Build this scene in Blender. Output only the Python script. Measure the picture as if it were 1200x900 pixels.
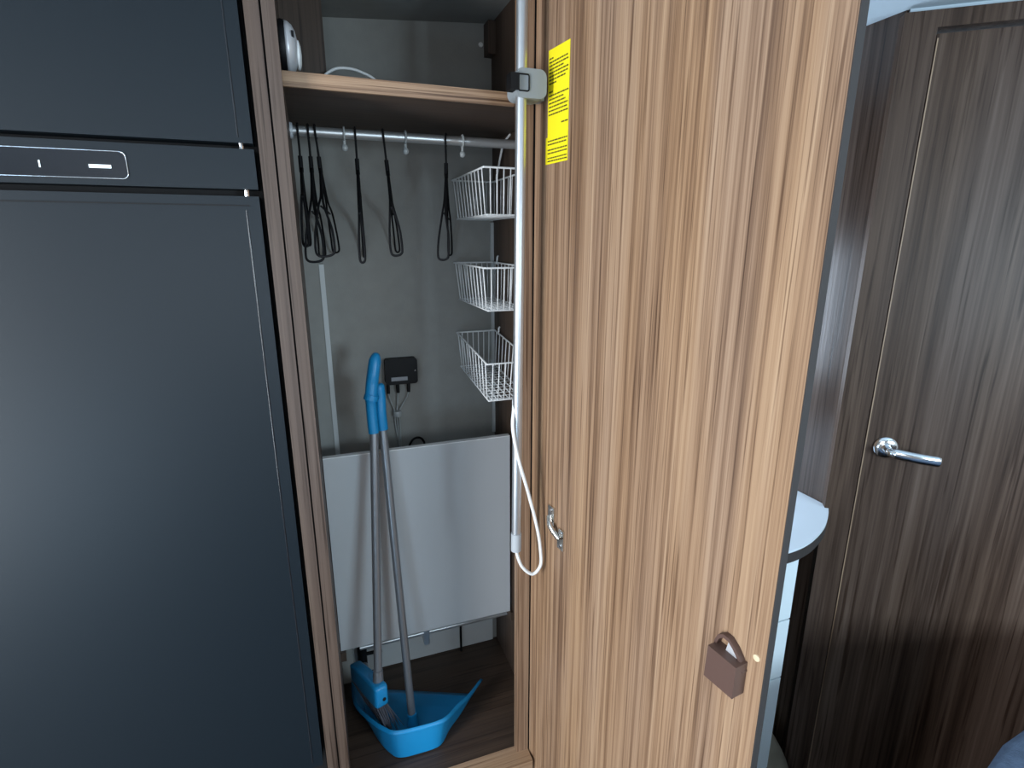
import bpy, bmesh, math, random
from mathutils import Vector, Matrix
random.seed(7)
S = bpy.context.scene
for o in list(bpy.data.objects): bpy.data.objects.remove(o)
COL = S.collection
R = math.radians

# ------------------------------------------------------------------ camera
cd = bpy.data.cameras.new('camera'); cam = bpy.data.objects.new('camera', cd); COL.objects.link(cam)
cd.sensor_fit = 'HORIZONTAL'; cd.sensor_width = 36.0; cd.lens = 630.0 / 1200.0 * 36.0
cd.clip_start = 0.02
cam.location = (0, 0, 1.55)
cam.rotation_euler = (R(90) - math.atan(166 / 630), 0, -R(19.9))
S.camera = cam

# ------------------------------------------------------------------ world, windows' daylight, exposure
w = bpy.data.worlds.new('world'); S.world = w; w.use_nodes = True
bg = w.node_tree.nodes['Background']; bg.inputs[0].default_value = (0.62, 0.80, 1.0, 1); bg.inputs[1].default_value = 0.6
def area(name, loc, rot, sx, sy, power, col):
    l = bpy.data.lights.new(name, 'AREA'); l.shape = 'RECTANGLE'; l.size = sx; l.size_y = sy
    l.energy = power; l.color = col
    o = bpy.data.objects.new(name, l); COL.objects.link(o); o.location = loc; o.rotation_euler = rot
    return o
area('daylight_kitchen_window', (-0.40, -1.20, 1.42), (R(90), 0, 0), 0.90, 0.60, 6.0, (0.86, 0.93, 1.0))
area('daylight_bed_window', (1.15, -1.20, 1.42), (R(90), 0, 0), 0.80, 0.40, 34, (0.66, 0.86, 1.0))
area('daylight_entrance', (-1.615, 0.0, 1.10), (R(90), 0, R(-90)), 0.62, 1.4, 62, (0.92, 0.96, 1.0))
area('added_fridge_glow', (-1.36, -1.215, 0.42), (R(90), 0, 0), 0.42, 0.64, 11, (0.50, 0.75, 1.0))  # added low lamp, puts a cool glow on the fridge front
area('daylight_chest_window', (0.7825, 1.485, 1.31), (R(-90), 0, 0), 0.55, 0.44, 9, (0.66, 0.82, 1.0))
S.view_settings.view_transform = 'Standard'
S.view_settings.look = 'None'
S.view_settings.gamma = 1.0
S.view_settings.exposure = 0.0
S.view_settings.use_curve_mapping = False

# ------------------------------------------------------------------ materials
def mat(name, col, rough=0.5, metal=0.0, spec=0.5, bump=0.0, bscale=300.0, var=0.0, vscale=8.0, coat=0.0, emit=None):
    m = bpy.data.materials.new(name); m.use_nodes = True
    nt = m.node_tree; b = nt.nodes['Principled BSDF']
    b.inputs['Base Color'].default_value = (*col, 1); b.inputs['Roughness'].default_value = rough
    b.inputs['Metallic'].default_value = metal; b.inputs['Specular IOR Level'].default_value = spec
    b.inputs['Coat Weight'].default_value = coat
    tc = nt.nodes.new('ShaderNodeTexCoord')
    if var > 0:
        n = nt.nodes.new('ShaderNodeTexNoise'); n.inputs['Scale'].default_value = vscale; n.inputs['Detail'].default_value = 5
        nt.links.new(tc.outputs['Object'], n.inputs['Vector'])
        r = nt.nodes.new('ShaderNodeValToRGB')
        r.color_ramp.elements[0].position = 0.3; r.color_ramp.elements[1].position = 0.7
        r.color_ramp.elements[0].color = (*[c * (1 - var) for c in col], 1)
        r.color_ramp.elements[1].color = (*[min(1, c * (1 + var)) for c in col], 1)
        nt.links.new(n.outputs['Fac'], r.inputs['Fac']); nt.links.new(r.outputs['Color'], b.inputs['Base Color'])
    if bump > 0:
        n2 = nt.nodes.new('ShaderNodeTexNoise'); n2.inputs['Scale'].default_value = bscale; n2.inputs['Detail'].default_value = 3
        nt.links.new(tc.outputs['Object'], n2.inputs['Vector'])
        bp = nt.nodes.new('ShaderNodeBump'); bp.inputs['Strength'].default_value = bump; bp.inputs['Distance'].default_value = 0.002
        nt.links.new(n2.outputs['Fac'], bp.inputs['Height']); nt.links.new(bp.outputs['Normal'], b.inputs['Normal'])
    if emit:
        b.inputs['Emission Color'].default_value = (*emit[0], 1); b.inputs['Emission Strength'].default_value = emit[1]
    return m

def mulc(N, L, x, y):
    q = N.new('ShaderNodeVectorMath'); q.operation = 'MULTIPLY'
    L.new(x, q.inputs[0]); L.new(y, q.inputs[1]); return q.outputs['Vector']

def wood(name, stops, rough=0.42, axis=2, k=1.0, spec=0.5, seed=0.0):
    """straight grained laminate; grain runs along `axis` of the object"""
    m = bpy.data.materials.new(name); m.use_nodes = True
    nt = m.node_tree; N = nt.nodes; L = nt.links; b = N['Principled BSDF']
    tc = N.new('ShaderNodeTexCoord')
    def noise(across, along, detail, dist=0.0, off=0.0):
        mp = N.new('ShaderNodeMapping'); s = [across * k] * 3; s[axis] = along
        mp.inputs['Scale'].default_value = s; mp.inputs['Location'].default_value = (off + seed, off * 1.7, off * 0.6)
        L.new(tc.outputs['Object'], mp.inputs['Vector'])
        n = N.new('ShaderNodeTexNoise'); n.inputs['Scale'].default_value = 1.0
        n.inputs['Detail'].default_value = detail; n.inputs['Distortion'].default_value = dist
        L.new(mp.outputs['Vector'], n.inputs['Vector']); return n
    a = noise(14, 0.30, 3, 0.5, 1.3); c = noise(95, 0.7, 5, 0.7, 7.1); e = noise(420, 4.0, 2, 0, 3.7)
    def mix(x, y, f):
        q = N.new('ShaderNodeMix'); q.data_type = 'FLOAT'; q.inputs['Factor'].default_value = f
        L.new(x, q.inputs['A']); L.new(y, q.inputs['B']); return q.outputs['Result']
    v = mix(mix(a.outputs['Fac'], c.outputs['Fac'], 0.62), e.outputs['Fac'], 0.25)
    r = N.new('ShaderNodeValToRGB'); cr = r.color_ramp
    while len(cr.elements) < len(stops): cr.elements.new(0.5)
    for el, (p, col) in zip(cr.elements, stops): el.position = p; el.color = (*col, 1)
    L.new(v, r.inputs['Fac'])
    # dark pore lines and slow warm / grey drift between boards of veneer
    po_ = noise(260, 3.2, 3, 0.3, 11.9); pr = N.new('ShaderNodeValToRGB')
    pr.color_ramp.elements[0].position = 0.56; pr.color_ramp.elements[0].color = (1, 1, 1, 1)
    pr.color_ramp.elements[1].position = 0.68; pr.color_ramp.elements[1].color = (0.46, 0.40, 0.36, 1)
    L.new(po_.outputs['Fac'], pr.inputs['Fac'])
    hu = noise(9, 0.5, 2, 0.4, 23.0); hr = N.new('ShaderNodeValToRGB')
    hr.color_ramp.elements[0].position = 0.38; hr.color_ramp.elements[0].color = (0.94, 0.95, 1.0, 1)
    hr.color_ramp.elements[1].position = 0.62; hr.color_ramp.elements[1].color = (1.0, 0.955, 0.885, 1)
    L.new(hu.outputs['Fac'], hr.inputs['Fac'])
    L.new(mulc(N, L, mulc(N, L, r.outputs['Color'], pr.outputs['Color']), hr.outputs['Color']), b.inputs['Base Color'])
    b.inputs['Roughness'].default_value = rough; b.inputs['Specular IOR Level'].default_value = spec
    bp = N.new('ShaderNodeBump'); bp.inputs['Strength'].default_value = 0.12; bp.inputs['Distance'].default_value = 0.001
    L.new(e.outputs['Fac'], bp.inputs['Height']); L.new(bp.outputs['Normal'], b.inputs['Normal'])
    return m

WAL = [(0.33, (0.11, 0.060, 0.035)), (0.42, (0.23, 0.138, 0.082)), (0.50, (0.345, 0.222, 0.138)), (0.64, (0.47, 0.325, 0.212))]
WAL_SHADED = [(0.33, (0.024, 0.014, 0.010)), (0.44, (0.060, 0.037, 0.027)), (0.55, (0.100, 0.066, 0.050)), (0.67, (0.150, 0.105, 0.082))]  # walnut darkened: the dim light on the washroom side is put into the colour
M = dict(
    walnut=wood('walnut_vertical', WAL, 0.40, 2),
    walnut_x=wood('walnut_along', WAL, 0.45, 0, seed=4.0),
    jamb=wood('walnut_edge_band', [(0.3, (0.045, 0.029, 0.021)), (0.5, (0.085, 0.057, 0.043)), (0.7, (0.12, 0.086, 0.067))], 0.5, 2, 0.8, seed=2.0),
    dark=wood('walnut_shaded', WAL_SHADED, 0.45, 2, 0.45, spec=0.20, seed=9.0),
    shaded_gloss=wood('walnut_shaded_polished', WAL_SHADED, 0.24, 2, 0.55, spec=0.6, seed=3.0),
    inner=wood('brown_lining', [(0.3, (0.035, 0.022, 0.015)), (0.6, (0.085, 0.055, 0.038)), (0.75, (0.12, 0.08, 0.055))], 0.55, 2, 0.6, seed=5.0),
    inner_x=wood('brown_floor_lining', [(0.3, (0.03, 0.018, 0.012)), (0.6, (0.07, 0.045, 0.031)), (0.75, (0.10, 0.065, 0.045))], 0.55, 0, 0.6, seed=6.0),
    fridge=mat('black_fridge_skin', (0.005, 0.010, 0.015), 0.42, 0, 0.36, 0.05, 900),
    fridge_gap=mat('black_gap', (0.003, 0.003, 0.004), 0.8),
    display=mat('black_display', (0.010, 0.013, 0.018), 0.2, 0, 0.6),
    grey_wall=mat('grey_felt_lining', (0.30, 0.298, 0.280), 0.9, 0, 0.2, 0.25, 500, 0.04, 30),
    pale_trim=mat('pale_trim', (0.58, 0.60, 0.60), 0.6),
    board=mat('light_grey_board', (0.47, 0.485, 0.50), 0.45, 0, 0.4, 0.05, 600),
    board_edge=mat('light_board_edge', (0.78, 0.79, 0.79), 0.5),
    alu=mat('brushed_aluminium', (0.62, 0.65, 0.68), 0.35, 0.85, 0.5),
    rail=mat('satin_rail', (0.62, 0.64, 0.65), 0.35, 0.8),
    chrome=mat('chrome', (0.85, 0.87, 0.9), 0.12, 1.0),
    nickel=mat('nickel_hinge', (0.70, 0.68, 0.64), 0.2, 1.0),
    steel=mat('grey_tube', (0.27, 0.28, 0.30), 0.32, 0.6),
    white=mat('white_plastic', (0.85, 0.86, 0.86), 0.4),
    wire=mat('white_coated_wire', (0.82, 0.83, 0.83), 0.4),
    clear=mat('milky_plastic', (0.36, 0.38, 0.38), 0.25),
    greyp=mat('grey_plastic', (0.42, 0.45, 0.48), 0.4),
    clampg=mat('clamp_grey_plastic', (0.27, 0.30, 0.32), 0.45),
    black=mat('black_plastic', (0.004, 0.004, 0.005), 0.5, 0, 0.25),
    blackm=mat('black_rubber', (0.004, 0.004, 0.005), 0.75, 0, 0.2),
    blue=mat('blue_plastic', (0.008, 0.24, 0.52), 0.38, 0, 0.5, 0.03, 400),
    bristle=mat('dark_bristle', (0.10, 0.10, 0.12), 0.6),
    yellow=mat('yellow_paper', (0.95, 0.80, 0.01), 0.6),
    ink=mat('dark_ink', (0.10, 0.09, 0.01), 0.7),
    catch=mat('brown_catch_plastic', (0.110, 0.064, 0.052), 0.45, 0, 0.4, 0.05, 500),
    silver=mat('silver_plastic', (0.62, 0.63, 0.66), 0.35, 0.3),
    worktop=mat('pale_worktop', (0.70, 0.76, 0.82), 0.4),
    drawer=mat('pale_drawer_front', (0.74, 0.82, 0.86), 0.35),
    edge=mat('dark_edge_band', (0.045, 0.038, 0.036), 0.65, 0, 0.3),
    ceiling=mat('pale_ceiling', (0.52, 0.60, 0.66), 0.8, 0, 0.3, 0.1, 200),
    wallp=mat('beige_wall', (0.28, 0.26, 0.24), 0.8, 0, 0.3, 0.1, 200),
    floor=wood('dark_floor', [(0.3, (0.03, 0.02, 0.015)), (0.7, (0.09, 0.065, 0.05))], 0.5, 0, 0.5),
    blanket=mat('blue_bed_cover', (0.075, 0.105, 0.16), 0.9, 0, 0.2, 0.5, 350, 0.15, 60),
    bedbase=mat('bed_base', (0.05, 0.038, 0.03), 0.6),
    beige=mat('beige_cloth', (0.30, 0.26, 0.20), 0.9, 0, 0.2, 0.4, 300, 0.15, 20),
    warm=mat('warm_marker', (0.75, 0.60, 0.40), 0.5),
    print_white=mat('white_print', (0.85, 0.92, 0.95), 0.5, emit=((0.8, 0.95, 1.0), 0.5)),
)

# ------------------------------------------------------------------ builders
ORG = {}
def org(o):
    return ORG.get(o.name, Vector((0, 0, 0))) if o else Vector((0, 0, 0))
def empty(name, loc, label, cat, group=None, rz=0):
    o = bpy.data.objects.new(name, None); COL.objects.link(o); o.location = loc; o.rotation_euler = (0, 0, rz)
    o.empty_display_size = 0.05
    ORG[o.name] = Vector(loc) if rz == 0 else Vector((0, 0, 0))
    tag(o, label, cat, group); return o
def tag(o, label=None, cat=None, group=None, kind=None):
    if label: o['label'] = label
    if cat: o['category'] = cat
    if group: o['group'] = group
    if kind: o['kind'] = kind
    return o
def obj(name, bm, m, parent=None, smooth=False, label=None, kind=None, bevel=0.0, seg=2):
    """bm is in world coordinates (or in the parent's local frame when the parent is turned)"""
    if bevel > 0:
        es = [e for e in bm.edges if len(e.link_faces) == 2 and e.calc_face_angle(0) > 0.6]
        bmesh.ops.bevel(bm, geom=es, offset=bevel, segments=seg, profile=0.5, affect='EDGES', clamp_overlap=True)
    bmesh.ops.recalc_face_normals(bm, faces=bm.faces)
    off = org(parent)
    if off.length: bmesh.ops.translate(bm, verts=bm.verts, vec=-off)
    me = bpy.data.meshes.new(name); bm.to_mesh(me); bm.free()
    me.materials.append(m)
    if smooth or bevel > 0:
        for p in me.polygons: p.use_smooth = True
    if bevel > 0 or smooth == 'auto':
        me.set_sharp_from_angle(angle=R(50))
    o = bpy.data.objects.new(name, me); COL.objects.link(o)
    if parent: o.parent = parent; ORG[o.name] = off.copy()
    else: ORG[o.name] = Vector((0, 0, 0))
    tag(o, label=label, kind=kind)
    return o
def struct(name, bm, m, parent=None, **k):
    return obj(name, bm, m, parent, kind='structure' if parent is None else None, **k)
def box(x0, x1, y0, y1, z0, z1, bm=None):
    bm = bm or bmesh.new()
    v = [bm.verts.new((x, y, z)) for x in (x0, x1) for y in (y0, y1) for z in (z0, z1)]
    for f in ((0, 1, 3, 2), (4, 6, 7, 5), (0, 4, 5, 1), (2, 3, 7, 6), (0, 2, 6, 4), (1, 5, 7, 3)):
        bm.faces.new([v[i] for i in f])
    return bm
def spline(pts, n=8, closed=False):
    P = [Vector(p) for p in pts]; out = []
    m = len(P)
    for i in range(m if closed else m - 1):
        if closed: a, b, c, d = P[i - 1], P[i], P[(i + 1) % m], P[(i + 2) % m]
        else: a, b, c, d = P[max(i - 1, 0)], P[i], P[i + 1], P[min(i + 2, m - 1)]
        for j in range(n):
            t = j / n
            out.append(0.5 * ((2 * b) + (-a + c) * t + (2 * a - 5 * b + 4 * c - d) * t * t + (-a + 3 * b - 3 * c + d) * t ** 3))
    if not closed: out.append(P[-1])
    return out
def tube(pts, r, n=8, closed=False, bm=None, caps=True):
    """round tube along points; r is a number or a list; (r list entries may be (ra, rb))"""
    bm = bm or bmesh.new(); P = [Vector(p) for p in pts]; m = len(P); rings = []
    prev = None
    for i, p in enumerate(P):
        if closed: t = (P[(i + 1) % m] - P[i - 1])
        else: t = P[min(i + 1, m - 1)] - P[max(i - 1, 0)]
        t.normalize()
        if prev is None:
            up = Vector((0, 0, 1)) if abs(t.z) < 0.9 else Vector((1, 0, 0))
            u = t.cross(up).normalized()
        else:
            u = (prev - t * prev.dot(t)).normalized()
        prev = u; v = t.cross(u)
        rr = r[i] if isinstance(r, (list, tuple)) else r
        ra, rb = rr if isinstance(rr, tuple) else (rr, rr)
        rings.append([bm.verts.new(p + u * ra * math.cos(2 * math.pi * k / n) + v * rb * math.sin(2 * math.pi * k / n)) for k in range(n)])
    for i in range(m if closed else m - 1):
        A, B = rings[i], rings[(i + 1) % m]
        for k in range(n): bm.faces.new((A[k], A[(k + 1) % n], B[(k + 1) % n], B[k]))
    if caps and not closed:
        bm.faces.new(rings[0][::-1]); bm.faces.new(rings[-1])
    return bm
def prism(poly, axis, a, b, bm=None):
    """extrude a 2D polygon between a and b along an axis (0,1,2); polygon coords are the other two axes in order"""
    bm = bm or bmesh.new()
    def mk(q, t):
        c = list(q); c.insert(axis, t); return bm.verts.new(c)
    A = [mk(q, a) for q in poly]; B = [mk(q, b) for q in poly]; n = len(poly)
    bm.faces.new(A[::-1]); bm.faces.new(B)
    for i in range(n): bm.faces.new((A[i], A[(i + 1) % n], B[(i + 1) % n], B[i]))
    return bm
def lathe(prof, origin, axis, n=24, bm=None):
    """prof: list of (r, t) along axis from origin"""
    bm = bm or bmesh.new(); ax = Vector(axis).normalized(); o = Vector(origin)
    u = ax.orthogonal().normalized(); v = ax.cross(u); rings = []
    for r_, t in prof:
        if r_ < 1e-6: rings.append([bm.verts.new(o + ax * t)])
        else: rings.append([bm.verts.new(o + ax * t + (u * math.cos(2 * math.pi * k / n) + v * math.sin(2 * math.pi * k / n)) * r_) for k in range(n)])
    for A, B in zip(rings, rings[1:]):
        for k in range(n):
            a = [A[k % len(A)], A[(k + 1) % len(A)], B[(k + 1) % len(B)], B[k % len(B)]]
            f = []
            for q in a:
                if q not in f: f.append(q)
            if len(f) > 2: bm.faces.new(f)
    for rg, rev in ((rings[0], True), (rings[-1], False)):
        if len(rg) > 2: bm.faces.new(rg[::-1] if rev else rg)
    return bm
def copy_tree(o, parent=None):
    c = o.copy(); COL.objects.link(c); c.parent = parent
    for ch in o.children: copy_tree(ch, c)
    return c

# ================================================================== THE SETTING
CZ = 1.985
struct('floor', box(-1.65, 1.80, -1.25, 1.45, -0.04, 0.0), M['floor'])
cb = box(-1.65, 1.80, -1.25, 1.0, CZ, CZ + 0.1); box(0.475, 1.80, 1.0, 1.45, CZ, CZ + 0.1, cb); box(-1.65, -0.62, 1.0, 1.45, CZ, CZ + 0.1, cb)
struct('ceiling', cb, M['ceiling'])
bk = bmesh.new()
for a in ((-1.65, 0.485, 0, 2.085), (1.08, 1.80, 0, 2.085), (0.485, 1.08, 0, 1.06), (0.485, 1.08, 1.56, 2.085)): box(a[0], a[1], 1.45, 1.49, a[2], a[3], bk)
struct('wall_back', bk, M['wallp'])
# opposite wall with two window openings, plus a low one added for the fridge glow
bw = bmesh.new()
for a in ((-1.65, -1.58, 0, CZ), (-1.14, -0.87, 0, CZ), (-1.58, -1.14, 0, 0.09), (-1.58, -1.14, 0.75, CZ), (0.07, 0.73, 0, CZ), (1.57, 1.80, 0, CZ), (-0.87, 0.07, 0, 1.10), (-0.87, 0.07, 1.74, CZ), (0.73, 1.57, 0, 1.20), (0.73, 1.57, 1.64, CZ)):
    box(a[0], a[1], -1.25, -1.21, a[2], a[3], bw)
struct('wall_front', bw, M['wallp'])
def window(name, x0, x1, z0, z1, dy=0.0):
    bm = bmesh.new()
    box(x0, x1, -1.25, -1.195, z0, z0 + 0.02, bm); box(x0, x1, -1.25, -1.195, z1 - 0.02, z1, bm)
    box(x0, x0 + 0.02, -1.25, -1.195, z0 + 0.02, z1 - 0.02, bm); box(x1 - 0.02, x1, -1.25, -1.195, z0 + 0.02, z1 - 0.02, bm)
    bmesh.ops.translate(bm, verts=bm.verts, vec=(0, dy, 0))
    return struct(name, bm, M['white'])
window('window_3', 0.485, 1.08, 1.06, 1.56, 2.69)
window('window_1', -0.87, 0.07, 1.10, 1.74)
window('window_2', 0.73, 1.57, 1.20, 1.64)
bl = box(-1.65, -1.61, -1.25, -0.32, 0, CZ); box(-1.65, -1.61, 0.32, 1.45, 0, CZ, bl); box(-1.65, -1.61, -0.32, 0.32, 1.82, CZ, bl); box(-1.65, -1.61, -0.32, 0.32, 0, 0.38, bl)
struct('wall_left', bl, M['wallp'])
struct('wall_right', box(1.76, 1.80, -1.25, 0.37, 0, CZ), M['wallp'])
# panelled wall beside the chest of drawers
struct('wall_panel', box(1.125, 1.15, 0.86, 1.45, 0, CZ), M['shaded_gloss'])

# washroom partition, in its own turned frame: x along the wall, -y towards the room
wash = Vector((1.125, 0.852, 0)); WA = -math.atan2(0.606, 0.795)
def turned(o): o.location = wash; o.rotation_euler = (0, 0, WA); return o
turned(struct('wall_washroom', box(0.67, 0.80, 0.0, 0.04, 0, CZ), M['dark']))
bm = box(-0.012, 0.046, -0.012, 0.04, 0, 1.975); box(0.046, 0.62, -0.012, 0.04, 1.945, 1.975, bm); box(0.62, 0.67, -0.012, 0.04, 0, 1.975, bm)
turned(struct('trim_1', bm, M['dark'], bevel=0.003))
turned(struct('trim_2', box(-0.0, 0.67, 0.002, 0.04, 1.976, CZ), M['ceiling']))
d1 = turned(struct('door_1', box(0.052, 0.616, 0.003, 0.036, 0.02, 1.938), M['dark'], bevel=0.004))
tag(d1, label='walnut washroom door toned down for shade, with chrome lever handle')
hz = 1.094
obj('edge_band', box(0.0525, 0.0548, 0.0012, 0.0040, 0.03, 1.93), M['walnut'], d1)
h = obj('door_handle', lathe([(0.0, 0.0), (0.024, 0.0), (0.025, 0.004), (0.022, 0.007), (0.010, 0.008), (0.0085, 0.030), (0.0, 0.034)], (0.094, 0.004, hz), (0, -1, 0), 28), M['chrome'], d1, smooth='auto', label='chrome lever handle on a round rose')
lev = spline([(0.090, -0.030, hz), (0.105, -0.036, hz - 0.001), (0.135, -0.040, hz - 0.004), (0.160, -0.041, hz - 0.006), (0.186, -0.040, hz - 0.008)], 6)
lr = [(0.0085, 0.0085)] * 4 + [(0.0070, 0.0125)] * (len(lev) - 5) + [(0.006, 0.0115)]
obj('lever', tube(lev, lr, 12), M['chrome'], h, smooth='auto')

# ================================================================== BED
bed = empty('bed', (1.16, -0.40, 0), 'bed with a blue fabric cover in front of the washroom door', 'bed')
obj('bed_base', box(0.64, 1.70, -1.16, 0.34, 0.0, 0.58), M['bedbase'], bed, bevel=0.01)
bm = box(0.62, 1.70, -1.16, 0.385, 0.58, 0.775)
bmesh.ops.subdivide_edges(bm, edges=bm.edges, cuts=14, use_grid_fill=True)
for v in bm.verts:
    if v.co.z > 0.76:
        v.co.z += 0.006 * math.sin(v.co.x * 19) * math.sin(v.co.y * 23)
for v in bm.verts:
    if v.co.y > 0.1: v.co.y -= 0.24 * max(0, 1.0 - v.co.x) * min(1, (v.co.y - 0.1) / 0.2)
mo = obj('mattress', bm, M['blanket'], bed, smooth=True)
md = mo.modifiers.new('round', 'BEVEL'); md.width = 0.06; md.segments = 8; md.limit_method = 'ANGLE'; md.angle_limit = R(50)

# ================================================================== CHEST OF DRAWERS
ch = empty('chest_of_drawers', (0.70, 1.05, 0), 'pale drawer unit with a rounded pale worktop behind the open wardrobe door', 'drawers')
obj('body', box(0.50, 0.920, 0.765, 1.44, 0.0, 0.902), M['edge'], ch)
for z0, z1 in ((0.749, 0.899), (0.594, 0.745), (0.330, 0.590), (0.06, 0.326)):
    obj('drawer_front', box(0.502, 0.922, 0.746, 0.765, z0, z1), M['drawer'], ch, bevel=0.0015)
arc = [(p.x, p.y) for p in spline([(1.123, 0.852, 0), (1.083, 0.818, 0), (1.027, 0.781, 0), (0.960, 0.751, 0), (0.905, 0.737, 0), (0.850, 0.733, 0)], 5)]
poly = [(0.50, 0.733)] + [(0.50, 1.44), (1.123, 1.44)] + arc
top = obj('worktop', prism(poly, 2, 0.926, 0.932), M['worktop'], ch)
obj('edge_band', prism(poly, 2, 0.902, 0.926), M['edge'], top)
# bag on the floor beside it
bag = empty('cloth_bag', (1.02, 0.93, 0), 'dim beige cloth bag on the floor between drawers and washroom door', 'bag')
bm = bmesh.new(); bmesh.ops.create_uvsphere(bm, u_segments=24, v_segments=16, radius=1)
for v in bm.verts:
    c = v.co; s = 1 + 0.06 * math.sin(5 * c.x + 3 * c.z) * math.cos(4 * c.y)
    z = c.z * (0.21 - 0.10 * c.x) * s
    v.co = Vector((1.024 + c.x * 0.090 * s, 0.90 + c.y * 0.13 * s, max(0.0, 0.12 + z)))
obj('bag_body', bm, M['beige'], bag, smooth=True)
obj('tie_cord', tube([(1.000 + 0.05 * math.cos(a), 0.90 + 0.07 * math.sin(a), 0.312) for a in [2 * math.pi * i / 20 for i in range(20)]], 0.004, 6, True), M['bedbase'], bag, smooth=True)

# ================================================================== FRIDGE
fr = empty('fridge', (-0.35, 1.2, 0), 'tall black fridge freezer with a control strip beside the wardrobe', 'fridge')
FX0, FX1 = -0.62, -0.072
obj('fridge_body', box(FX0, FX1 + 0.004, 1.035, 1.43, 0.30, 2.05), M['fridge_gap'], fr)
fz_ = obj('freezer_door', box(FX0, FX1, 0.995, 1.03, 1.700, 2.04), M['fridge'], fr, bevel=0.014, seg=5)
md_ = obj('main_door', box(FX0, FX1, 0.995, 1.03, 0.462, 1.621), M['fridge'], fr, bevel=0.014, seg=5)
obj('door_rib', box(FX0 + 0.016, FX1 - 0.015, 0.9935, 0.996, 1.606, 1.6075), M['fridge_gap'], md_)
for z0, z1, par in ((1.708, 2.03, None), (0.475, 1.600, md_)):
    obj('edge_ridge', tube([(-0.0925, 0.9955, z0), (-0.0925, 0.9955, z1)], 0.0016, 8), M['display'], par or fz_, smooth='auto')
cp = obj('control_panel', box(FX0, FX1, 1.0, 1.03, 1.632, 1.692), M['fridge'], fr, bevel=0.004, seg=3)
# rounded display frame
def rrect(x0, x1, z0, z1, r, n=6):
    P = []
    for cx, cz, a0 in ((x1 - r, z1 - r, 0), (x0 + r, z1 - r, 90), (x0 + r, z0 + r, 180), (x1 - r, z0 + r, 270)):
        for i in range(n + 1):
            a = R(a0 + 90 * i / n); P.append((cx + r * math.cos(a), cz + r * math.sin(a)))
    return P
obj('display', prism(rrect(-0.58, -0.247, 1.6415, 1.6795, 0.008), 1, 0.9990, 1.001), M['display'], cp)
obj('display_frame', tube([(x, 0.9990, z) for x, z in rrect(-0.58, -0.247, 1.6415, 1.6795, 0.008)], 0.0008, 6, True), M['chrome'], cp, smooth=True)
obj('indicator_mark', box(-0.2945, -0.267, 0.9982, 0.9992, 1.6555, 1.6602), M['print_white'], cp, bevel=0.0004)
obj('indicator_mark', box(-0.3540, -0.3522, 0.9982, 0.9992, 1.6535, 1.6630), M['print_white'], cp)
for z in (1.696, 1.6265):
    obj('hinge_pin', lathe([(0, 0), (0.004, 0), (0.004, 0.010), (0, 0.010)], (-0.090, 1.010, z - 0.005), (0, 0, 1), 12), M['chrome'], fr)
obj('plinth', box(FX0, FX1, 1.03, 1.40, 0.0, 0.30), M['jamb'], fr)

# ================================================================== WARDROBE
FZ = 0.315
wd = empty('wardrobe', (0.20, 1.2, 0), 'walnut wardrobe with its tall door standing open', 'wardrobe')
obj('side_panel', box(-0.064, -0.0425, 0.992, 1.445, 0.0, 2.06), M['jamb'], wd, bevel=0.002)
obj('side_panel', box(-0.0395, -0.020, 0.992, 1.445, 0.0, 2.06), M['jamb'], wd, bevel=0.002)
obj('gap_strip', box(-0.0425, -0.0395, 1.004, 1.44, 0.0, 2.05), M['fridge_gap'], wd)
obj('side_panel', box(0.455, 0.473, 1.0, 1.445, 0.0, 2.06), M['inner'], wd)
obj('stile', box(0.374, 0.4035, 0.998, 1.016, FZ - 0.01, 2.06), M['walnut'], wd, bevel=0.0015)
obj('stile_return', box(0.4035, 0.455, 1.004, 1.016, 0.0, 2.06), M['fridge_gap'], wd)
obj('back_panel', box(-0.020, 0.455, 1.405, 1.445, 0.0, 2.10), M['grey_wall'], wd)
obj('floor_panel', box(-0.020, 0.455, 1.016, 1.405, FZ - 0.018, FZ), M['inner_x'], wd)
obj('sill', box(-0.020, 0.4035, 0.965, 1.016, FZ - 0.03, FZ + 0.002), M['walnut_x'], wd, bevel=0.003)
obj('plinth', box(-0.064, 0.473, 1.0, 1.03, 0.0, FZ - 0.03), M['walnut_x'], wd)
bm = bmesh.new()
vs = [bm.verts.new(c) for c in ((-0.02, 1.0, 2.020), (0.455, 1.0, 2.060), (0.455, 1.405, 2.060), (-0.02, 1.405, 2.020), (-0.02, 1.0, 2.10), (0.455, 1.0, 2.10), (0.455, 1.405, 2.10), (-0.02, 1.405, 2.10))]
for f in ((0, 1, 2, 3), (4, 7, 6, 5), (0, 4, 5, 1), (1, 5, 6, 2), (2, 6, 7, 3), (3, 7, 4, 0)): bm.faces.new([vs[i] for i in f])
obj('top_panel', bm, M['grey_wall'], wd)
sh = obj('shelf', box(-0.020, 0.455, 1.026, 1.405, 1.793, 1.813), M['inner_x'], wd)
obj('edge_band', box(-0.020, 0.374, 1.020, 1.0265, 1.792, 1.8145), M['walnut_x'], sh)
obj('corner_box', box(-0.020, 0.060, 1.27, 1.405, 1.813, 2.03), M['inner'], wd, bevel=0.002)
obj('duct_cover', box(-0.020, 0.013, 1.37, 1.405, FZ, 1.793), M['grey_wall'], wd)
obj('corner_trim', box(0.013, 0.024, 1.368, 1.405, FZ + 0.05, 1.50), M['pale_trim'], wd)
obj('corner_block', box(0.436, 0.455, 1.37, 1.405, 1.985, 2.055), M['inner'], wd, bevel=0.002)
obj('screw_cap', lathe([(0, 0), (0.006, 0), (0.005, 0.003), (0, 0.004)], (0.428, 1.405, 2.012), (0, -1, 0), 14), M['white'], wd, smooth='auto')
obj('corner_trim', box(0.447, 0.455, 1.398, 1.405, 1.02, 1.60), M['pale_trim'], wd)
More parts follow.
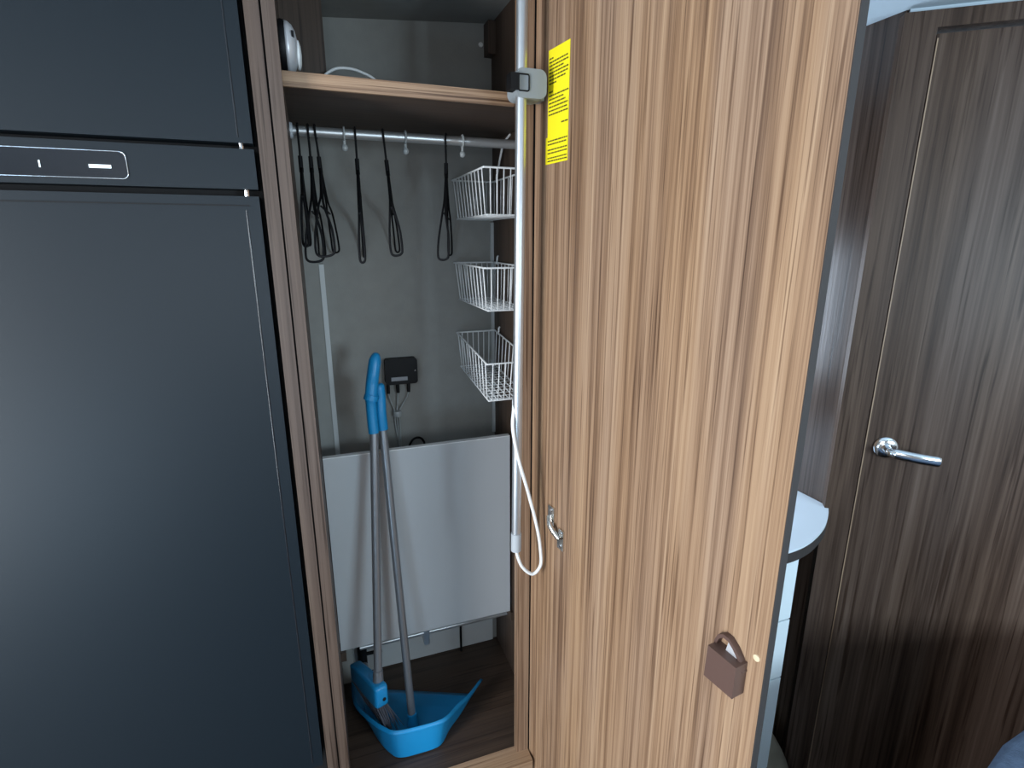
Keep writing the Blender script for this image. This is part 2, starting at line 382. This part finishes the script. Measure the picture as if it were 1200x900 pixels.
obj('lower_lining', box(0.024, 0.440, 1.396, 1.405, FZ + 0.002, 0.50), M['pale_trim'], wd)
obj('cleat', box(-0.020, -0.006, 1.245, 1.285, 0.497, 0.523), M['inner'], wd)
obj('cleat', box(0.4475, 0.455, 1.245, 1.285, 0.497, 0.523), M['inner'], wd)
rl = obj('clothes_rail', tube([(-0.020, 1.2, 1.758), (0.455, 1.2, 1.758)], 0.0095, 20), M['rail'], wd, smooth='auto')
for x in (-0.018, 0.449):
    obj('rail_socket', lathe([(0, 0), (0.015, 0), (0.014, 0.005), (0, 0.006)], (x - 0.001, 1.2, 1.758), (1, 0, 0), 20), M['greyp'], rl, smooth='auto')
lr_ = obj('lower_rail', tube([(0.03, 1.305, 0.478), (0.455, 1.305, 0.478)], 0.0065, 14), M['rail'], wd, smooth='auto')
obj('rail_bracket', box(0.205, 0.221, 1.298, 1.396, 0.440, 0.487), M['rail'], lr_, bevel=0.002)

# the open door: own frame, x = thickness away from us, -y = from hinge towards its free edge
DA = R(8.0)
door = obj('door', box(0.0, 0.0125, -0.585, -0.002, 0.24, 1.972), M['walnut'], wd, bevel=0.0012, label='open walnut wardrobe door seen from inside')
door.location = Vector((0.406, 0.998, 0)) - org(wd); door.rotation_euler = (0, 0, DA)
# obj() subtracted the wardrobe origin from the vertices: put the mesh back into the door's own frame
door.data.transform(Matrix.Translation(org(wd))); ORG[door.name] = Vector((0, 0, 0))
obj('edge_band', box(0.0003, 0.0122, -0.5862, -0.5848, 0.24, 1.972), M['edge'], door)
# yellow notice and its print
yl = obj('notice', box(-0.0006, 0.0001, -0.1115, -0.046, 1.729, 1.867), M['yellow'], door, label='yellow paper notice with lines of small print')
obj('notice', box(-0.0010, 0.0001, -0.1115, -0.041, 1.685, 1.7295), M['yellow'], door, label='yellow paper notice with lines of small print')
bm = bmesh.new()
def line(z, a, b, x=-0.0012):
    u = a
    while u < b - 0.02:
        l = min(random.uniform(0.05, 0.16), b - u)
        y1 = -0.046 - u * 0.0655; y0 = -0.046 - (u + l) * 0.0655
        box(x, x + 0.0006, y0, y1, z - 0.0011, z + 0.0011, bm); u += l + 0.025
z = 1.8525
line(z, .06, .26)
for k, e in enumerate((.92, .94, .76, .95, .97, .85, .40)): line(z - 0.0055 * (k + 1), .06, e)
z = 1.8010; line(z, .06, .24)
for k, e in enumerate((.98, .75, .84, .96, .93, .97)): line(z - 0.0060 * (k + 1), .06, e)
line(1.7480, .68, .98)
for z in (1.7225, 1.7170, 1.7080, 1.7025, 1.6945, 1.6895): line(z, .04, .98, -0.0015)
obj('printed_text', bm, M['ink'], door, kind='stuff')
# concealed hinge
for k, (y, zz) in enumerate(((-0.088, 1.007), (-0.124, 0.972))):
    obj('hinge_plate', box(-0.004, 0.001, y - 0.011, y + 0.011, zz - 0.022, zz + 0.022), M['nickel'], door, bevel=0.0015)
    for dz in (-0.014, 0.014):
        obj('screw', lathe([(0, 0), (0.0045, 0), (0.004, 0.002), (0, 0.003)], (-0.004, y, zz + dz), (-1, 0, 0), 12), M['chrome'], door, smooth='auto')
obj('hinge_arm', tube(spline([(-0.006, -0.084, 1.006), (-0.012, -0.097, 0.995), (-0.010, -0.110, 0.983), (-0.006, -0.124, 0.974)], 5), 0.0055, 8), M['nickel'], door, smooth='auto')
# brown catch: body, arched top with an opening
body = prism([(-0.561, 0.9765), (-0.5615, 1.025), (-0.5155, 1.0255), (-0.514, 0.9755)], 0, -0.022, 0.0)
obj('catch_body', body, M['catch'], door, bevel=0.004, seg=3, label='brown plastic push catch with an arched top')
outer = [(-0.5145, 1.017), (-0.5145, 1.029), (-0.519, 1.040), (-0.527, 1.046), (-0.537, 1.046), (-0.547, 1.039), (-0.556, 1.029), (-0.5625, 1.012)]
inner = [(-0.5185, 1.017), (-0.5190, 1.028), (-0.522, 1.036), (-0.528, 1.041), (-0.536, 1.041), (-0.544, 1.035), (-0.5525, 1.026), (-0.558, 1.012)]
bm = bmesh.new()
V = [[bm.verts.new((x, p[0], p[1])) for p in P] for x in (-0.009, 0.0) for P in (outer, inner)]
for i in range(len(outer) - 1):
    for A_, B_ in ((V[0], V[1]), (V[2], V[3]), (V[0], V[2]), (V[1], V[3])):
        bm.faces.new((A_[i], A_[i + 1], B_[i + 1], B_[i]))
for i in (0, -1): bm.faces.new((V[0][i], V[1][i], V[3][i], V[2][i]))
obj('catch_arch', bm, M['catch'], door, smooth='auto')
obj('catch_tongue', prism([(-0.554, 1.020), (-0.545, 1.034), (-0.536, 1.040), (-0.532, 1.020)], 0, -0.008, -0.001), M['silver'], door, bevel=0.001)
obj('marker_dot', lathe([(0, 0), (0.005, 0), (0.0045, 0.002), (0, 0.003)], (0.0005, -0.573, 1.041), (-1, 0, 0), 14), M['warm'], door, smooth='auto')

# ================================================================== POLE WITH CLAMP AND CABLE (on the door)
po = empty('tube_pole', (0.352, 0.94, 0.93), 'tall aluminium tube pole clamped inside the open wardrobe door', 'pole')
obj('tube', tube([(0.3495, 0.94, 0.955), (0.3585, 0.94, 1.982)], 0.0095, 20), M['alu'], po, smooth='auto')
obj('end_sleeve', tube([(0.3493, 0.94, 0.925), (0.3496, 0.94, 0.965)], 0.0108, 20), M['greyp'], po, smooth='auto')
cl = obj('clamp', prism(rrect(0.343, 0.3985, 1.785, 1.830, 0.012), 1, 0.928, 0.972), M['clampg'], po, bevel=0.004, seg=3, label='grey plastic clamp with a black clip')
obj('mount_pad', box(0.390, 0.4070, 0.958, 0.984, 1.790, 1.825), M['clampg'], cl, bevel=0.002)
obj('clip', box(0.332, 0.347, 0.922, 0.945, 1.795, 1.820), M['black'], cl, bevel=0.004)
obj('clip_loop', tube([(x, 0.927, z) for x, z in rrect(0.347, 0.366, 1.795, 1.820, 0.003)], 0.0012, 6, True), M['black'], cl, smooth=True)
cab = [(0.3493, 0.940, 0.930), (0.352, 0.938, 0.912), (0.362, 0.935, 0.885), (0.384, 0.932, 0.865), (0.401, 0.930, 0.882), (0.4015, 0.930, 0.915), (0.394, 0.932, 0.970), (0.373, 0.932, 1.055), (0.349, 0.930, 1.140), (0.3385, 0.930, 1.200), (0.344, 0.940, 1.236), (0.349, 0.953, 1.25)]
obj('cable', tube(spline(cab, 6), 0.0036, 10), M['white'], po, smooth=True, label='white cable looping out of the pole end')

# ================================================================== THINGS IN THE WARDROBE
# --- white board standing across
bd = empty('board', (0.215, 1.26, 0.523), 'light grey board standing upright across the wardrobe behind the broom', 'board')
obj('board_panel', box(-0.018, 0.4475, 1.253, 1.268, 0.524, 1.058), M['board'], bd, bevel=0.001)
obj('edge_band', box(-0.018, 0.4475, 1.2528, 1.2682, 1.058, 1.0600), M['board_edge'], bd)

# --- hangers on the rail
def hanger_pts():
    hook = []
    for a in range(-60, 181, 20):      # over the rail, in the YZ plane
        hook.append((0, 0.0125 * math.cos(R(a)), 0.0125 * math.sin(R(a))))
    return hook
def build_hanger(name, label, hw, drop, sag):
    root = empty(name, (0, 0, 0), label, 'hanger', 'black wire hangers on the rail')
    hk = hanger_pts() + [(0, -0.010, -0.014), (0, -0.002, -0.026), (0, 0, -0.040), (0, 0, -0.062)]
    obj('hook', tube(hk, 0.0021, 8), M['blackm'], root, smooth=True)
    obj('twist', tube([(0, 0, -0.045), (0, 0, -0.075)], 0.0042, 8), M['blackm'], root, smooth='auto')
    lo, hi = -drop, -0.068
    for q in (-1, 1):      # a long drooping loop at each end, tied by the bar
        f = 1.0 if q < 0 else 0.5
        lp = [(0.0010, q * 0.004, hi), (0.0016, q * hw * 0.40, hi - (drop - 0.07) * 0.33), (sag * 0.35, q * hw * 0.72, lo + 0.085), (sag * f, q * hw * 0.90, lo + 0.045), (sag * 1.05 * f, q * hw * 0.99, lo + 0.012), (sag * 0.8 * f, q * hw, lo + 0.003), (0, q * hw, lo),
              (-sag * 0.8 * f, q * hw, lo + 0.002), (-sag * 1.05 * f, q * hw * 0.98, lo + 0.012), (-sag * 0.9 * f, q * hw * 0.9, lo + 0.040), (-sag * 0.35, q * hw * 0.70, lo + 0.085), (-0.0016, q * hw * 0.38, hi - (drop - 0.07) * 0.33), (-0.0010, q * 0.004, hi - 0.002)]
        obj('shoulder_wire', tube(spline(lp, 5), 0.0021, 8), M['blackm'], root, smooth=True)
    obj('bar_wire', tube([(0, -hw * 0.74, lo + 0.086), (0, hw * 0.74, lo + 0.086)], 0.0018, 8), M['blackm'], root, smooth='auto')
    return root
hang = [  # rail x, turn (deg), half width, drop, sag, tilt, label
    (-0.005, -1, 0.160, 0.215, 0.005, 0, 'black wire hanger furthest left on the rail against the side panel'),
    (0.014, -3, 0.182, 0.241, 0.014, 0, 'black wire hanger second from left on the rail, tangled with its neighbours'),
    (0.027, -5, 0.185, 0.232, 0.015, -3, 'black wire hanger third from left on the rail, tangled with its neighbours'),
    (0.102, -5.5, 0.185, 0.243, 0.0045, 0, 'black wire hanger hanging alone between the first two white gliders, left one'),
    (0.157, -8.5, 0.180, 0.232, 0.010, -4, 'black bent wire hanger hanging just left of the middle white glider'),
    (0.286, -15.5, 0.190, 0.240, 0.0095, 1, 'black wire hanger furthest right on the rail next to the wire baskets'),
]
for x, rz, hw, dr, sg, ti, lab in hang:
    o = build_hanger('clothes_hanger', lab, hw, dr, sg)
    o.location = (x, 1.2, 1.758); o.rotation_euler = (0, R(ti), R(rz))
# --- white gliders on the rail
for x, lab in ((0.080, 'small white plastic glider on the rail, leftmost of three'), (0.201, 'small white plastic glider in the middle of the rail'), (0.322, 'small white plastic glider on the rail above the baskets')):
    g = empty('rail_glider', (x, 1.2, 1.758), lab, 'hook', 'white gliders on the rail')
    obj('ring', tube([(x, 1.2 + 0.0118 * math.cos(R(a)), 1.758 + 0.0118 * math.sin(R(a))) for a in range(0, 360, 24)], (0.0022), 8, True), M['clear'], g, smooth=True)
    obj('stem', tube([(x, 1.2, 1.7465), (x, 1.2, 1.736)], 0.0030, 8), M['clear'], g, smooth='auto')
    obj('bead', lathe([(0, 0), (0.005, 0.002), (0.0065, 0.007), (0.005, 0.012), (0, 0.014)], (x, 1.2, 1.725), (0, 0, 1), 14), M['clear'], g, smooth=True)

# --- wire baskets on the right-hand wall
def rod_mesh(name, a, b, r=0.0014, n=6):
    bm = tube([a, b], r, n); me = bpy.data.meshes.new(name); bm.to_mesh(me); bm.free(); me.materials.append(M['wire']); 
    for p in me.polygons: p.use_smooth = True
    return me
BX0, BX1, BY0, BY1, BH, TP = 0.0, 0.1055, 0.0, 0.268, 0.094, 0.009
def basket_proto():
    root = empty('wire_basket', (0, 0, 0), '', '')
    def rect(ins, z, r, nm):
        P = [(BX0 + ins, BY0 + ins, z), (BX1 - ins * 0.3, BY0 + ins, z), (BX1 - ins * 0.3, BY1 - ins, z), (BX0 + ins, BY1 - ins, z)]
        bm = bmesh.new()
        for i in range(4): tube([P[i], P[(i + 1) % 4]], r, 8, bm=bm)
        obj(nm, bm, M['wire'], root, smooth='auto')
    rect(0, BH, 0.0021, 'top_rim'); rect(TP, 0.002, 0.0019, 'bottom_rim')
    def rod(name, a, b):
        o = bpy.data.objects.new(name, rod_mesh(name, a, b)); COL.objects.link(o); o.parent = root
    for i in range(10):      # long sides
        y = BY0 + 0.014 + i * (BY1 - 0.028) / 9; yb = BY0 + TP + 0.012 + i * (BY1 - 2 * TP - 0.024) / 9
        rod('side_wire', (BX0, y, BH), (BX0 + TP, yb, 0.002)); rod('side_wire', (BX1, y, BH), (BX1 - 0.3 * TP, yb, 0.002))
    for i in range(6):       # short ends
        x = BX0 + 0.014 + i * (BX1 - 0.022) / 5.6; xb = BX0 + TP + 0.008 + i * (BX1 - TP - 0.018) / 5.6
        rod('end_wire', (x, BY0, BH), (xb, BY0 + TP, 0.002)); rod('end_wire', (x, BY1, BH), (xb, BY1 - TP, 0.002))
        rod('base_wire', (xb, BY0 + TP, 0.002), (xb, BY1 - TP, 0.002))
    for i in range(14):
        y = BY0 + TP + 0.008 + i * 0.0175
        rod('base_wire', (BX0 + TP, y, 0.002), (BX1 - 0.3 * TP, y, 0.002))
    for y in (BY0 + 0.03, BY1 - 0.03):
        obj('wall_hook', tube([(BX1, y, BH - 0.004), (BX1 + 0.001, y, BH + 0.014), (BX1 + 0.004, y, BH + 0.018)], 0.0024, 8), M['white'], root, smooth=True)
    return root
pb = basket_proto()
for i, (z, tilt, y, lab) in enumerate(((1.604, 0.0, 1.115, 'white wire basket on the wardrobe side wall, topmost of three'), (1.403, 0.5, 1.115, 'white wire basket on the wardrobe side wall, middle of three'), (1.196, 6.5, 1.118, 'white wire basket on the wardrobe side wall, lowest and tilted forward'))):
    o = pb if i == 0 else copy_tree(pb)
    o.location = (0.3425, y, z); o.rotation_euler = (R(tilt), 0, 0)
    tag(o, lab, 'basket', 'white wire baskets')

# --- black control box on the back wall with its cables
cbx = empty('control_box', (0.193, 1.405, 1.19), 'small black control box screwed to the grey back wall', 'control box')
obj('housing', prism(rrect(0.152, 0.235, 1.190, 1.258, 0.008), 1, 1.380, 1.405), M['black'], cbx, bevel=0.003)
obj('name_strip', box(0.166, 0.208, 1.3792, 1.3805, 1.200, 1.210), M['steel'], cbx)
obj('screw', lathe([(0, 0), (0.0025, 0), (0, 0.0015)], (0.229, 1.380, 1.224), (0, -1, 0), 10), M['chrome'], cbx)
for x, xm in ((0.158, 0.172), (0.183, 0.178), (0.211, 0.184)):
    q = obj('connector', tube([(x, 1.392, 1.192), (x, 1.392, 1.165)], 0.0045, 10), M['black'], cbx, smooth='auto')
    obj('wire', tube(spline([(x, 1.392, 1.168), (x * 0.8 + xm * 0.2, 1.394, 1.150), (xm, 1.396, 1.112), (xm, 1.398, 1.08), (0.182 + (xm - 0.178) * 0.3, 1.399, 1.0)], 5), 0.0020, 8), M['clear'], cbx, smooth=True)
obj('cable_tie', lathe([(0.0105, 0), (0.0115, 0.003), (0.0115, 0.012), (0.0105, 0.015)], (0.178, 1.392, 1.100), (0, 0, 1), 14), M['clear'], cbx, smooth='auto')
# black cable arch peeping over the board
o = obj('black_cable', tube(spline([(0.200, 1.392, 0.93), (0.204, 1.392, 1.005), (0.222, 1.392, 1.032), (0.246, 1.392, 1.018), (0.256, 1.392, 0.93)], 6), 0.003, 8), M['blackm'], smooth=True)
tag(o, 'thin black cable arching up behind the light grey board', 'cable')
o = obj('floor_cable', tube(spline([(0.338, 1.388, 0.56), (0.336, 1.386, 0.46), (0.332, 1.383, 0.40), (0.330, 1.375, 0.322)], 6), 0.0035, 8), M['blackm'], smooth=True)
tag(o, 'black cable hanging below the board down to the wardrobe floor', 'cable')
# white cord near the right end of the rail
o = obj('white_cord', tube(spline([(0.451, 1.36, 1.70), (0.444, 1.31, 1.745), (0.448, 1.295, 1.775), (0.452, 1.26, 1.790)], 6), 0.0026, 8), M['white'], smooth=True)
tag(o, 'thin white cord at the right end of the clothes rail', 'cord')
# dark valve behind the broom
vb = empty('valve', (0.035, 1.37, FZ), 'small dark valve at the wardrobe floor behind the broom', 'valve')
obj('valve_body', tube([(0.036, 1.345, 0.317), (0.036, 1.345, 0.46)], 0.013, 12), M['black'], vb, smooth='auto')
obj('valve_lever', tube([(0.036, 1.34, 0.425), (0.090, 1.335, 0.428)], 0.005, 8), M['black'], vb, smooth='auto')
obj('valve_cap', lathe([(0, 0), (0.009, 0), (0.009, 0.006), (0, 0.008)], (0.040, 1.333, 0.395), (0, -1, 0), 14), M['steel'], vb, smooth='auto')

# --- round lamp on the inner left side, white cable on the shelf
pl = empty('puck_lamp', (-0.0195, 1.062, 1.858), 'round silver lamp on the inner left side above the shelf', 'lamp')
AX = (1, -0.25, 0)
c0 = (-0.0185, 1.064, 1.859)
obj('lamp_base', lathe([(0, 0), (0.040, 0), (0.041, 0.004), (0.040, 0.009), (0, 0.009)], (-0.0195, 1.064, 1.859), (1, 0, 0), 32), M['black'], pl, smooth='auto')
obj('lamp_dome', lathe([(0.0395, 0.009), (0.0385, 0.014), (0.034, 0.020), (0.026, 0.0245), (0.014, 0.027), (0, 0.0275)], (-0.0195, 1.064, 1.859), (1, 0, 0), 32), M['silver'], pl, smooth=True)
obj('lamp_lens', lathe([(0.022, 0.0255), (0.0215, 0.029), (0.014, 0.0315), (0, 0.0325)], (-0.0195, 1.070, 1.852), (1, 0, 0), 28), M['white'], pl, smooth='auto')
obj('switch', box(-0.0005, 0.0035, 1.030, 1.037, 1.867, 1.876), M['black'], pl, bevel=0.0008)
o = obj('shelf_cable', tube(spline([(0.028, 1.262, 1.8165), (0.046, 1.255, 1.862), (0.072, 1.25, 1.884), (0.100, 1.25, 1.889), (0.128, 1.25, 1.884), (0.158, 1.25, 1.868), (0.195, 1.255, 1.8165)], 6), 0.0028, 8), M['white'], smooth=True)
tag(o, 'white cable arching up from the wardrobe shelf', 'cable')

# --- dustpan with long handle
dp = empty('dustpan', (0.15, 1.18, FZ), 'bright blue dustpan with a grey tube handle on the wardrobe floor', 'dustpan')
base = [(0.030, 1.330), (0.030, 1.235), (0.052, 1.150), (0.078, 1.098), (0.100, 1.080), (0.145, 1.076), (0.188, 1.077), (0.208, 1.088), (0.232, 1.118), (0.272, 1.155), (0.318, 1.205)]
topo = [(0.006, 1.345), (0.008, 1.230), (0.040, 1.145), (0.070, 1.098), (0.093, 1.078), (0.145, 1.072), (0.197, 1.073), (0.222, 1.085), (0.250, 1.113), (0.292, 1.150), (0.342, 1.205)]
zt = [0.350, 0.372, 0.392, 0.400, 0.403, 0.403, 0.402, 0.399, 0.390, 0.377, 0.362]
bm = bmesh.new(); nb = len(base)
sb = spline([(x, y, 0.3185) for x, y in base], 4); st = spline([(x, y, z) for (x, y), z in zip(topo, zt)], 4)
VB = [bm.verts.new(p) for p in sb]; VM = [bm.verts.new((a * 0.45 + b * 0.55) + Vector((0, 0, -0.006))) for a, b in zip(sb, st)]; VT = [bm.verts.new(p) for p in st]
LIP = [bm.verts.new(p + (p - q).normalized() * 0.0 + Vector(((p.x - 0.15), (p.y - 1.2), 0)).normalized() * 0.006 + Vector((0, 0, -0.004))) for p, q in zip(st, sb)]
for i in range(len(VB) - 1):
    bm.faces.new((VB[i], VB[i + 1], VM[i + 1], VM[i])); bm.faces.new((VM[i], VM[i + 1], VT[i + 1], VT[i])); bm.faces.new((VT[i], VT[i + 1], LIP[i + 1], LIP[i]))
# floor of the pan: strips between left and right halves
n = len(VB)
for i in range(n // 2):
    a, b, c, d = VB[i], VB[i + 1], VB[n - 2 - i], VB[n - 1 - i]
    f = [a, b] + ([c, d] if c is not b else [d])
    if len(set(f)) > 2: bm.faces.new(f)
pan = obj('pan', bm, M['blue'], dp, smooth='auto')
sol = pan.modifiers.new('skin', 'SOLIDIFY'); sol.thickness = 0.0025; sol.offset = 1
obj('handle_socket', tube([(0.1425, 1.142, 0.322), (0.1400, 1.150, 0.372)], [0.016, 0.0125], 14), M['blue'], dp, smooth='auto')
obj('handle_tube', tube([(0.1405, 1.148, 0.352), (0.121, 1.2285, 1.135)], 0.0098, 16), M['steel'], dp, smooth='auto')
obj('grip', tube(spline([(0.1212, 1.2275, 1.125), (0.1195, 1.228, 1.165), (0.1205, 1.231, 1.205), (0.119, 1.232, 1.235)], 4), [(0.0125, 0.0125)] * 6 + [(0.0115, 0.0125)] * 6 + [(0.006, 0.008)], 14), M['blue'], dp, smooth='auto', label='blue plastic grip')
# --- broom
br = empty('broom', (0.05, 1.15, FZ), 'long handled broom with a blue head and dark bristles leaning on the board', 'broom')
obj('handle_tube', tube([(0.062, 1.130, 0.515), (0.0995, 1.210, 1.135)], 0.0098, 16), M['steel'], br, smooth='auto')
gp = spline([(0.0985, 1.209, 1.125), (0.0975, 1.212, 1.165), (0.098, 1.214, 1.205), (0.104, 1.218, 1.245), (0.112, 1.224, 1.285), (0.118, 1.230, 1.308)], 5)
gr = [(0.0120, 0.0120)] * 10 + [(0.0135, 0.014)] * 6 + [(0.0165, 0.014)] * 6 + [(0.015, 0.012), (0.013, 0.010), (0.010, 0.008), (0.004, 0.004)]
obj('grip', tube(gp, gr[:len(gp)], 16), M['blue'], br, smooth='auto', label='blue plastic hand grip with a hanging loop')
obj('grip_band', tube([(0.0965, 1.210, 1.203), (0.100, 1.212, 1.214)], [(0.0165, 0.0165), (0.0175, 0.0165)], 16), M['blue'], br, smooth='auto')
# head: rounded bar running back along the left side
A, B = Vector((0.066, 1.105, 0.492)), Vector((0.009, 1.258, 0.462)); dv = (B - A).normalized(); side = dv.cross(Vector((0, 0, 1))).normalized()
bm = bmesh.new(); rings = []
for t, k in ((-0.004, 0.75), (0.0, 0.94), (0.008, 1.0), (0.04, 1.0), (0.10, 0.96), (0.150, 0.88), (0.163, 0.6)):
    ring = []
    for x, z in rrect(-0.0165 * k, 0.0165 * k, -0.032 * k, 0.030 * k, 0.007 * k, 3):
        ring.append(bm.verts.new(A + dv * t + side * x + Vector((0, 0, z * (1 - 1.2 * max(0, t - 0.04))))))
    rings.append(ring)
for a, b in zip(rings, rings[1:]):
    for i in range(len(a)): bm.faces.new((a[i], a[(i + 1) % len(a)], b[(i + 1) % len(a)], b[i]))
bm.faces.new(rings[0][::-1]); bm.faces.new(rings[-1])
obj('broom_head', bm, M['blue'], br, smooth='auto', label='blue plastic broom head')
obj('head_slot', lathe([(0, 0), (0.0045, 0), (0, 0.001)], A - dv * 0.0042 + Vector((0.004, 0, -0.008)), -dv, 10), M['black'], br)
obj('collar', tube([(0.0615, 1.129, 0.507), (0.0635, 1.1325, 0.545)], [0.0135, 0.0115], 14), M['steel'], br, smooth='auto')
bm = bmesh.new()
for i in range(20):
    for j in range(7):
        t = 0.004 + i * 0.0078; u = (j - 3) / 3
        p0 = A + dv * t + side * (u * 0.012) + Vector((0, 0, -0.028))
        sp = (0.040 if j > 3 else 0.014) + 0.010 * random.random()
        p1 = p0 + side * (-u * sp * -1.0) + dv * ((0.16 - t) * 0.10) + Vector((random.uniform(-.006, .006), random.uniform(-.006, .006), -0.118 + random.uniform(-0.012, 0.010)))
        p1.z = max(p1.z, 0.328); p1.y = min(max(p1.y, 1.125), 1.30); p1.x = max(p1.x, 0.046 + max(0, 1.235 - p1.y) * 0.36)
        mid = (p0 + p1) / 2 + Vector((random.uniform(-.003, .003), random.uniform(-.003, .003), 0))
        tube([p0, mid, p1], [0.0012, 0.0011, 0.0007], 4, bm=bm)
obj('bristles', bm, M['bristle'], br, kind='stuff')
